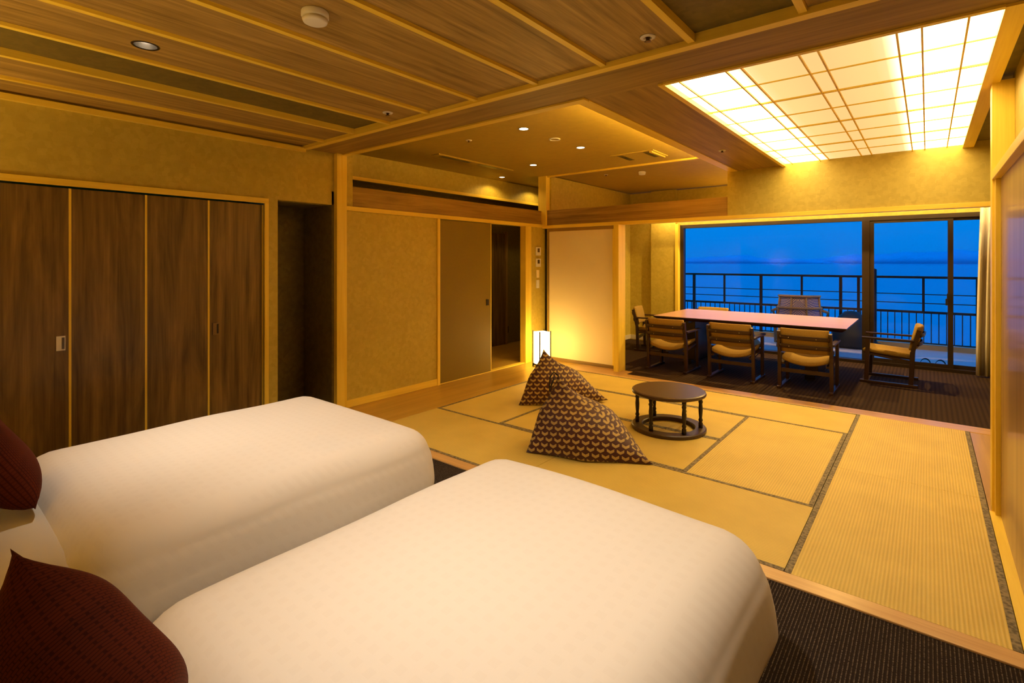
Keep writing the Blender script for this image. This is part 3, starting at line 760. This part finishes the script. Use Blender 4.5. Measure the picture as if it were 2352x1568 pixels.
# ------------------------------------------------------------------ floor cushions (tetra beanbags)
def beanbag(pts, K, lab, loop=False):
    pts = [Vector(p) for p in pts]; cen = sum(pts, Vector())/4
    org = Vector((cen.x, cen.y, 0))
    bm = bmesh.new(); uvl = bm.loops.layers.uv.new('UVMap'); n = 22; cache = {}
    def vert(p):
        k = (round(p.x, 5), round(p.y, 5), round(p.z, 5))
        if k not in cache: cache[k] = bm.verts.new(p-org)
        return cache[k]
    for f_ in ((0, 1, 2), (0, 2, 3), (0, 3, 1), (1, 3, 2)):
        A, B, Cc = (pts[i] for i in f_)
        nn = (B-A).cross(Cc-A).normalized()
        if nn.dot(A-cen) < 0: nn = -nn
        t_ = nn.cross(Vector((0, 0, 1)))
        t_ = t_.normalized() if t_.length > .1 else Vector((1, 0, 0)); bt = t_.cross(nn)
        if bt.z < 0: t_, bt = -t_, -bt
        def pos(i, j):
            a, b_ = i/n, j/n; c_ = 1-a-b_
            W0 = c_ if f_[0] == 0 else 0.0
            p = A*c_+B*a+Cc*b_
            if 1e-6 < W0 < 1-1e-6:
                base = (p-pts[0]*W0)/(1-W0); kk = (1-W0)**1.22
                p = Vector((pts[0].x+(base.x-pts[0].x)*kk, pts[0].y+(base.y-pts[0].y)*kk, p.z))
            m_ = max(0, (1-max(a, b_, c_))*1.5); face = max(0, 27*a*b_*c_)
            p = p+(p-cen).normalized()*K*m_**1.25*(1-W0)**.6
            p = p+nn*K*1.0*face**.8*(1-W0)**.6
            p.z = max(p.z, .004)
            return p, (p.dot(t_), p.dot(bt))
        for i in range(n):
            for j in range(n-i):
                tris = [[(i, j), (i+1, j), (i, j+1)]]
                if i+j < n-1: tris.append([(i+1, j), (i+1, j+1), (i, j+1)])
                for tr_ in tris:
                    P = [pos(*q) for q in tr_]; vs = [vert(p) for p, _ in P]
                    if len(set(vs)) < 3: continue
                    try: fc = bm.faces.new(vs)
                    except ValueError: continue
                    for lo, (_, uv) in zip(fc.loops, P): lo[uvl].uv = uv
    root = empty('floor_cushion', org); tag(root, lab, 'floor cushion', 'patterned floor cushions')
    obj('cushion_body', bm, M['bag'], root, True)
    if loop:
        ap = pts[0]-org
        b2 = bmesh.new(); tube(b2, [ap+Vector(q) for q in ((0, 0, -.01), (-.02, -.03, .02), (-.045, -.045, -.02), (-.05, -.05, -.09), (-.045, -.05, -.15), (-.035, -.045, -.09), (-.015, -.03, -.02))], .006, 6); obj('carry_loop', b2, M['black'], root, True)
    return root
beanbag([(-3.16, 4.42, .575), (-3.30, 4.17, .005), (-2.63, 4.86, .03), (-3.22, 4.95, .02)], .085, 'maroon patterned triangular floor cushion, farther one near the glowing lantern')
beanbag([(-2.33, 3.46, .585), (-2.44, 3.18, .005), (-1.565, 3.57, .01), (-2.18, 3.95, .02)], .095, 'maroon patterned triangular floor cushion with black loop, nearest the beds', True)

# ------------------------------------------------------------------ low round table
st = empty('round_table', (-1.81, 4.46, .0016)); tag(st, 'low round dark table with turned spindles and ring base', 'table')
bm = bmesh.new(); lathe(bm, [(0, .312), (.30, .312), (.318, .318), (.322, .330), (.318, .342), (.306, .348), (0, .348)], 56); obj('table_top', bm, M['lacquer'], st)
bm = bmesh.new(); n = 56
lathe(bm, [(.225, 0), (.318, 0), (.322, .006), (.322, .026), (.314, .034), (.232, .034), (.225, .028), (.225, 0)], n); obj('ring_base', bm, M['lacquer'], st)
sme = None
for k in range(6):
    a = math.radians(20+60*k)
    if sme is None:
        bm = bmesh.new(); lathe(bm, [(0, .034), (.019, .034), (.019, .075), (.013, .083), (.020, .10), (.013, .118), (.017, .16), (.019, .20), (.015, .245), (.021, .262), (.014, .278), (.019, .29), (.019, .312), (0, .312)], 14)
        o = obj('spindle', bm, M['spindle'], st, True); sme = o.data
    else: o = obj('spindle', sme, None, st)
    o.location = (.272*math.cos(a), .272*math.sin(a), 0)

# ------------------------------------------------------------------ floor lantern
la = empty('floor_lantern', (-4.27, 5.93, -.002), math.radians(-22)); tag(la, 'glowing white paper floor lantern in the corner', 'lamp')
h_ = .082
obj('paper_shade', bx(bmesh.new(), -h_, h_, -h_, h_, .05, .50), M['lantern'], la)
for sx in (-1, 1):
    for sy in (-1, 1): box('corner_post', (sx*(h_+.008)-.0065, sx*(h_+.008)+.0065, sy*(h_+.008)-.0065, sy*(h_+.008)+.0065, 0, .515), M['spindle'], la)
box('base', (-h_-.004, h_+.004, -h_-.004, h_+.004, .02, .045), M['spindle'], la)

# ------------------------------------------------------------------ dining furniture
tb = empty('dining_table', (-1.95, 7.90, -.006)); tag(tb, 'long pale wooden dining table on two dark pedestals', 'table')
bm = bmesh.new()
a, b_ = 1.205, .70
top = [bm.verts.new(p) for p in ((-a, -b_, .706), (a, -b_, .706), (a, b_, .706), (-a, b_, .706))]
mid = [bm.verts.new(p) for p in ((-a, -b_, .692), (a, -b_, .692), (a, b_, .692), (-a, b_, .692))]
low = [bm.verts.new(p) for p in ((-a+.05, -b_+.05, .655), (a-.05, -b_+.05, .655), (a-.05, b_-.05, .655), (-a+.05, b_-.05, .655))]
bm.faces.new(top); bm.faces.new(low)
for k in range(4):
    j = (k+1) % 4; bm.faces.new((top[k], top[j], mid[j], mid[k])); bm.faces.new((mid[k], mid[j], low[j], low[k]))
tt = obj('table_top', bm, M['table'], tb); tt.data.materials.append(M['chair_x'])
for p in tt.data.polygons:
    if p.normal.z < .5: p.material_index = 1
for x in (-.80, .78):
    box('pedestal', (x-.075, x+.075, -.30, .30, .03, .62), M['spindle'], tb, bev=.004)
    box('foot', (x-.06, x+.06, -.42, .42, 0, .05), M['spindle'], tb, bev=.004)
    box('cross_rail', (x-.05, x+.05, -.5, .5, .61, .656), M['spindle'], tb)

def make_chair():
    r = empty('dining_chair')
    for s_ in (-1, 1):
        box('runner', (s_*.265-.022, s_*.265+.022, -.30, .27, 0, .032), M['chair_y'], r, bev=.004)
        bm = bmesh.new(); bar(bm, (s_*.265, -.235, .03), (s_*.265, -.25, .42), .036, .045); bar(bm, (s_*.265, -.248, .40), (s_*.262, -.315, .69), .034, .042); obj('rear_leg', bm, M['chair_z'], r)
        bm = bmesh.new(); bar(bm, (s_*.265, .205, .03), (s_*.268, .185, .545), .034, .045); obj('front_leg', bm, M['chair_z'], r)
        box('armrest', (s_*.270-.027, s_*.270+.027, -.27, .25, .545, .568), M['chair_y'], r, bev=.005)
        bm = bmesh.new(); bar(bm, (s_*.238, -.245, .30), (s_*.238, .21, .36), .022, .05); obj('side_rail', bm, M['chair_y'], r)
    box('stretcher', (-.25, .25, -.252, -.230, .20, .245), M['chair_x'], r)
    box('stretcher', (-.25, .25, .185, .208, .30, .345), M['chair_x'], r)
    def curved(nm, w_, z0, z1, y0, th, depth, mat, lean=0.0, n=14, rnd=.0):
        bm = bmesh.new(); L = []
        for i in range(n+1):
            t_ = -1+2*i/n; x = w_/2*t_; c_ = -depth*(1-t_*t_)
            L.append([bm.verts.new((x, y0+c_+dy+lean*(z-z0), z)) for dy, z in ((-th/2, z0+rnd), (-th/2, z1-rnd), (-th/2+rnd*.6, z1), (th/2-rnd*.6, z1), (th/2, z1-rnd), (th/2, z0+rnd), (th/2-rnd*.6, z0), (-th/2+rnd*.6, z0))])
        for p_, q_ in zip(L, L[1:]):
            for k in range(8): bm.faces.new((p_[k], p_[(k+1) % 8], q_[(k+1) % 8], q_[k]))
        bm.faces.new(L[0]); bm.faces.new(L[-1]); return obj(nm, bm, M[mat], r, rnd > 0)
    curved('backrest', .49, .44, .725, -.235, .05, .04, 'mustard', -.22, rnd=.018)
    for z in (.495, .60):
        sl = curved('back_slat', .52, z, z+.046, -.285-(z-.44)*.22, .018, .04, 'chair_x', -.22, rnd=.002)
        for sx in (-.15, .13):
            bm = bmesh.new(); bmesh.ops.create_uvsphere(bm, u_segments=10, v_segments=6, radius=.007); o = obj('screw_cap', bm, M['steel'], sl); o.location = (sx, -.285-(z-.44)*.22-.009-.04*(1-(sx/.26)**2)-.005, z+.023)
    bm = bmesh.new(); n = 14; L = []
    for i in range(n+1):
        t_ = -1+2*i/n; x = .235*t_; s_ = -.055*(1-t_*t_)
        L.append([bm.verts.new((x, y, z+s_)) for y, z in ((-.245, .345), (-.255, .365), (-.245, .395), (.22, .43), (.245, .41), (.24, .385))])
    for p_, q_ in zip(L, L[1:]):
        for k in range(6): bm.faces.new((p_[k], p_[(k+1) % 6], q_[(k+1) % 6], q_[k]))
    bm.faces.new(L[0]); bm.faces.new(L[-1]); obj('seat', bm, M['mustard'], r, True)
    return r
ch0 = make_chair()
spots = [((-2.775, 7.03), 0, 'dark wood armchair with mustard seat, leftmost of three backs facing the tatami'),
         ((-1.935, 7.03), 0, 'dark wood armchair with mustard seat, middle of three backs facing the tatami'),
         ((-1.105, 7.00), 0, 'dark wood armchair with mustard seat, rightmost of three backs facing the tatami'),
         ((-.39, 8.02), math.radians(90), 'dark wood armchair seen side-on at right end of the table'),
         ((-3.62, 8.35), math.radians(-78), 'dark wood armchair at left end of table by the wall'),
         ((-2.83, 8.62), math.radians(180), 'dark wood armchair on far side of table by the window')]
for i, ((x, y), rz, lab) in enumerate(spots):
    o = ch0 if i == 0 else copy_tree(ch0)
    o.location = (x, y, -.006); o.rotation_euler = (0, 0, rz); tag(o, lab, 'chair', 'dining armchairs')

# ------------------------------------------------------------------ fittings
def downlight(x, y, z, lab, k=8, r=.045, cone=70, col=WARM, blend=.7):
    e = empty('downlight', (x, y, z)); tag(e, lab, 'downlight', 'recessed downlights')
    bm = bmesh.new(); lathe(bm, [(r, -.001), (r+.008, -.003), (r+.010, 0), (r, .0)], 28); obj('trim_ring', bm, M['window_metal'], e, True)
    bm = bmesh.new(); lathe(bm, [(0, -.0015), (r, -.0015), (r, -.0005), (0, -.0005)], 28); obj('lens', bm, M['lens'], e)
    lamp('SPOT', 'downlight_lamp', (0, 0, -.02), k, col, e, size=.03, angle=cone, blend=blend)
    return e
downlight(-3.10, 4.00, ZC, 'small lit downlight in raised ceiling, nearest the beam', 14)
downlight(-3.10, 5.07, ZC, 'small lit downlight in raised ceiling beside the square vent', 14)
downlight(-4.16, 5.58, ZC, 'small lit downlight in raised ceiling above the switches', 14)
downlight(-5.14, 6.08, ZC, 'small lit downlight in the hall by the bulkhead', 9, r=.04, cone=150, blend=.35)
downlight(-5.14, 7.15, ZC, 'small lit downlight deep in the hall beyond the corner post', 9, r=.04, cone=150, blend=.35)
# bedroom downlight (recessed can)
e = empty('downlight', (DLX, DLY, 2.598)); tag(e, 'recessed can downlight with bright reflector above the bed', 'downlight', 'recessed downlights')
bm = bmesh.new(); lathe(bm, [(.050, -.002), (.060, -.003), (.062, .0), (.050, .0)], 32); obj('trim_ring', bm, M['window_metal'], e, True)
bm = bmesh.new(); lathe(bm, [(.050, .0), (.046, .05), (.030, .09), (0, .095)], 32); obj('reflector', bm, M['steel'], e, True)
bm = bmesh.new(); bmesh.ops.create_uvsphere(bm, u_segments=14, v_segments=8, radius=.028); o = obj('bulb', bm, M['bulb'], e, True); o.location.z = .065
# bed spots (in the ceiling fittings over each bed)
lamp('SPOT', 'bed_lamp', (0, 0, -.004), BED_SPOT, BEDLIGHT, e, size=.035, angle=78, blend=1.0, rot=(math.radians(18), 0, 0))
e = empty('downlight', (-1.12, DLY, 2.598)); tag(e, 'recessed downlight above the bed nearer the camera', 'downlight', 'recessed downlights')
bm = bmesh.new(); lathe(bm, [(.045, -.001), (.055, -.003), (.057, 0), (.045, 0)], 28); obj('trim_ring', bm, M['window_metal'], e, True)
bm = bmesh.new(); lathe(bm, [(0, -.0015), (.045, -.0015), (.045, -.0005), (0, -.0005)], 28); obj('lens', bm, M['lens'], e)
lamp('SPOT', 'bed_lamp', (0, 0, -.02), BED_SPOT, BEDLIGHT, e, size=.035, angle=78, blend=1.0, rot=(math.radians(14), 0, 0))
# smoke detectors
def detector(x, y, z, s_, lab):
    e = empty('smoke_detector', (x, y, z)); tag(e, lab, 'smoke detector', 'smoke detectors')
    bm = bmesh.new(); lathe(bm, [(0, 0), (.056*s_, 0), (.058*s_, -.006*s_), (.058*s_, -.026*s_), (.052*s_, -.030*s_), (.050*s_, -.030*s_)], 36); obj('base', bm, M['white'], e, True)
    bm = bmesh.new(); lathe(bm, [(.050*s_, -.030*s_), (.050*s_, -.034*s_), (.055*s_, -.036*s_), (.050*s_, -.048*s_), (.042*s_, -.052*s_), (0, -.053*s_)], 36); obj('sensor_cap', bm, M['white'], e, True)
detector(-2.09, 1.20, 2.598, 1.0, 'large round white smoke detector on bedroom ceiling boards')
detector(-3.26, 7.05, ZC+.01, .9, 'small white smoke detector on the dining room ceiling')
def sprinkler(x, y, z, s_, lab):
    e = empty('sprinkler', (x, y, z)); tag(e, lab, 'sprinkler', 'ceiling sprinklers')
    bm = bmesh.new(); lathe(bm, [(.016*s_, 0), (.038*s_, 0), (.036*s_, -.006*s_), (.020*s_, -.008*s_), (.016*s_, 0)], 28); obj('rosette', bm, M['white'], e, True)
    bm = bmesh.new(); lathe(bm, [(0, 0), (.012*s_, -.001), (.008*s_, -.018*s_), (.016*s_, -.022*s_), (.016*s_, -.025*s_), (0, -.026*s_)], 16); obj('head', bm, M['brass'], e, True)
sprinkler(-1.062, 2.36, 2.598, 1.0, 'white sprinkler rosette on bedroom ceiling near the tatami light')
sprinkler(-3.09, 2.35, 2.598, 1.0, 'white sprinkler rosette on bedroom ceiling near the left wall')
sprinkler(-3.85, 4.00, ZC, .9, 'small sprinkler on the raised ceiling near the line vent')
sprinkler(-1.55, 5.15, ZS, .9, 'small sprinkler on brown soffit beside the backlit panel')
sprinkler(-3.80, 6.95, ZC+.01, .8, 'small dim sprinkler on the dining room ceiling')
e = empty('ceiling_speaker', (-3.10, 4.54, ZC)); tag(e, 'pale open ring speaker on the raised ceiling between downlights', 'speaker')
bm = bmesh.new(); lathe(bm, [(.045, 0), (.062, 0), (.060, -.008), (.047, -.009), (.045, 0)], 32); obj('ring', bm, M['white'], e, True)
bm = bmesh.new(); lathe(bm, [(0, -.001), (.045, -.001), (.045, -.003), (0, -.003)], 32); obj('grille', bm, M['ceil_paper'], e)
# vents
v1 = empty('line_vent', (-4.67, 4.97, ZC)); tag(v1, 'long narrow line vent with two dark slots in ceiling', 'vent')
box('plate', (-.075, .075, -.72, .72, -.012, 0), M['ceil_paper'], v1)
box('lip', (.055, .080, -.72, .72, -.017, -.012), M['ceil_paper'], v1)
for y0, y1 in ((-.62, -.10), (.06, .56)): box('slot', (-.035, .045, y0, y1, -.0135, -.011), M['spindle'], v1)
v2 = empty('square_vent', (-2.78, 5.90, ZC)); tag(v2, 'square ceiling vent with two short dark slots', 'vent')
box('plate', (-.29, .29, -.22, .22, -.010, 0), M['ceil_paper'], v2)
for x0 in (-.20, .14): box('slot', (x0, x0+.07, -.17, .17, -.0115, -.009), M['spindle'], v2)
box('lip', (.235, .265, -.20, .20, -.028, -.010), M['ceil_paper'], v2)
# wall controls
def control(y, z, w_, h_, lab, cat, screen):
    e = empty('wall_switch' if not screen else 'wall_thermostat', (XL, y, z)); tag(e, lab, cat)
    obj('plate', bx(bmesh.new(), 0, .014, -w_/2, w_/2, -h_/2, h_/2, .003), M['white'] if screen != 'dim' else M['cream'], e)
    if screen is True: box('screen', (.0138, .0155, -.026, .028, -.015, .045), M['grey_plastic'], e)
    else: box('rocker', (.0138, .018, -.012, .012, -.03, .03), M['white'] if screen is False else M['cream'], e)
control(6.315, 1.654, .12, .125, 'square white thermostat, upper of two beside the cream door', 'thermostat', True)
control(6.315, 1.481, .12, .125, 'square white thermostat, lower of two beside the cream door', 'thermostat', True)
control(6.30, 1.310, .066, .12, 'dim beige switch plate below the thermostats', 'switch', 'dim')
control(6.30, 1.155, .070, .125, 'bright white switch plate, lowest beside the cream door', 'switch', False)
e = empty('wall_outlet', (-6.0, 7.24, .25)); tag(e, 'small dark outlet low on the hall wall', 'outlet')
box('plate', (0, .01, -.035, .035, -.06, .06), M['grey_plastic'], e); box('socket', (.0095, .012, -.014, .014, -.03, .03), M['spindle'], e)

# dining downlights (ceiling fittings above the table, hidden by the transom wall)
downlight(-2.25, 8.35, ZC+.01, 'recessed downlight above the left half of dining table', 210, cone=158)
downlight(-1.0, 8.35, ZC+.01, 'recessed downlight above the right half of dining table', 210, cone=158)

# bedside wall lamps at the head wall
for x, lab in ((-2.02, 'small shaded wall lamp between the two bed heads'), (-3.95, 'small shaded wall lamp between bed and closet wall')):
    e = empty('wall_lamp', (x, -.90, 1.02)); tag(e, lab, 'lamp', 'bedside lamps')
    box('back_plate', (-.04, .04, 0, .02, -.06, .06), M['brass'], e)
    bm = bmesh.new(); tube(bm, [(0, .02, 0), (0, .12, 0), (0, .15, .03), (0, .15, .08)], .008); obj('arm', bm, M['brass'], e, True)
    bm = bmesh.new(); lathe(bm, [(.075, .06), (.055, .24), (.052, .24), (.072, .06), (.075, .06)], 28, 0, .15); obj('shade', bm, M['cream'], e, True)
    bm = bmesh.new(); bmesh.ops.create_uvsphere(bm, u_segments=12, v_segments=8, radius=.024); o = obj('bulb', bm, M['bulb'], e, True); o.location = (0, .15, .12)
    lamp('POINT', 'bedside_glow', (0, .15, .20), 80, WARM, e, size=.03)
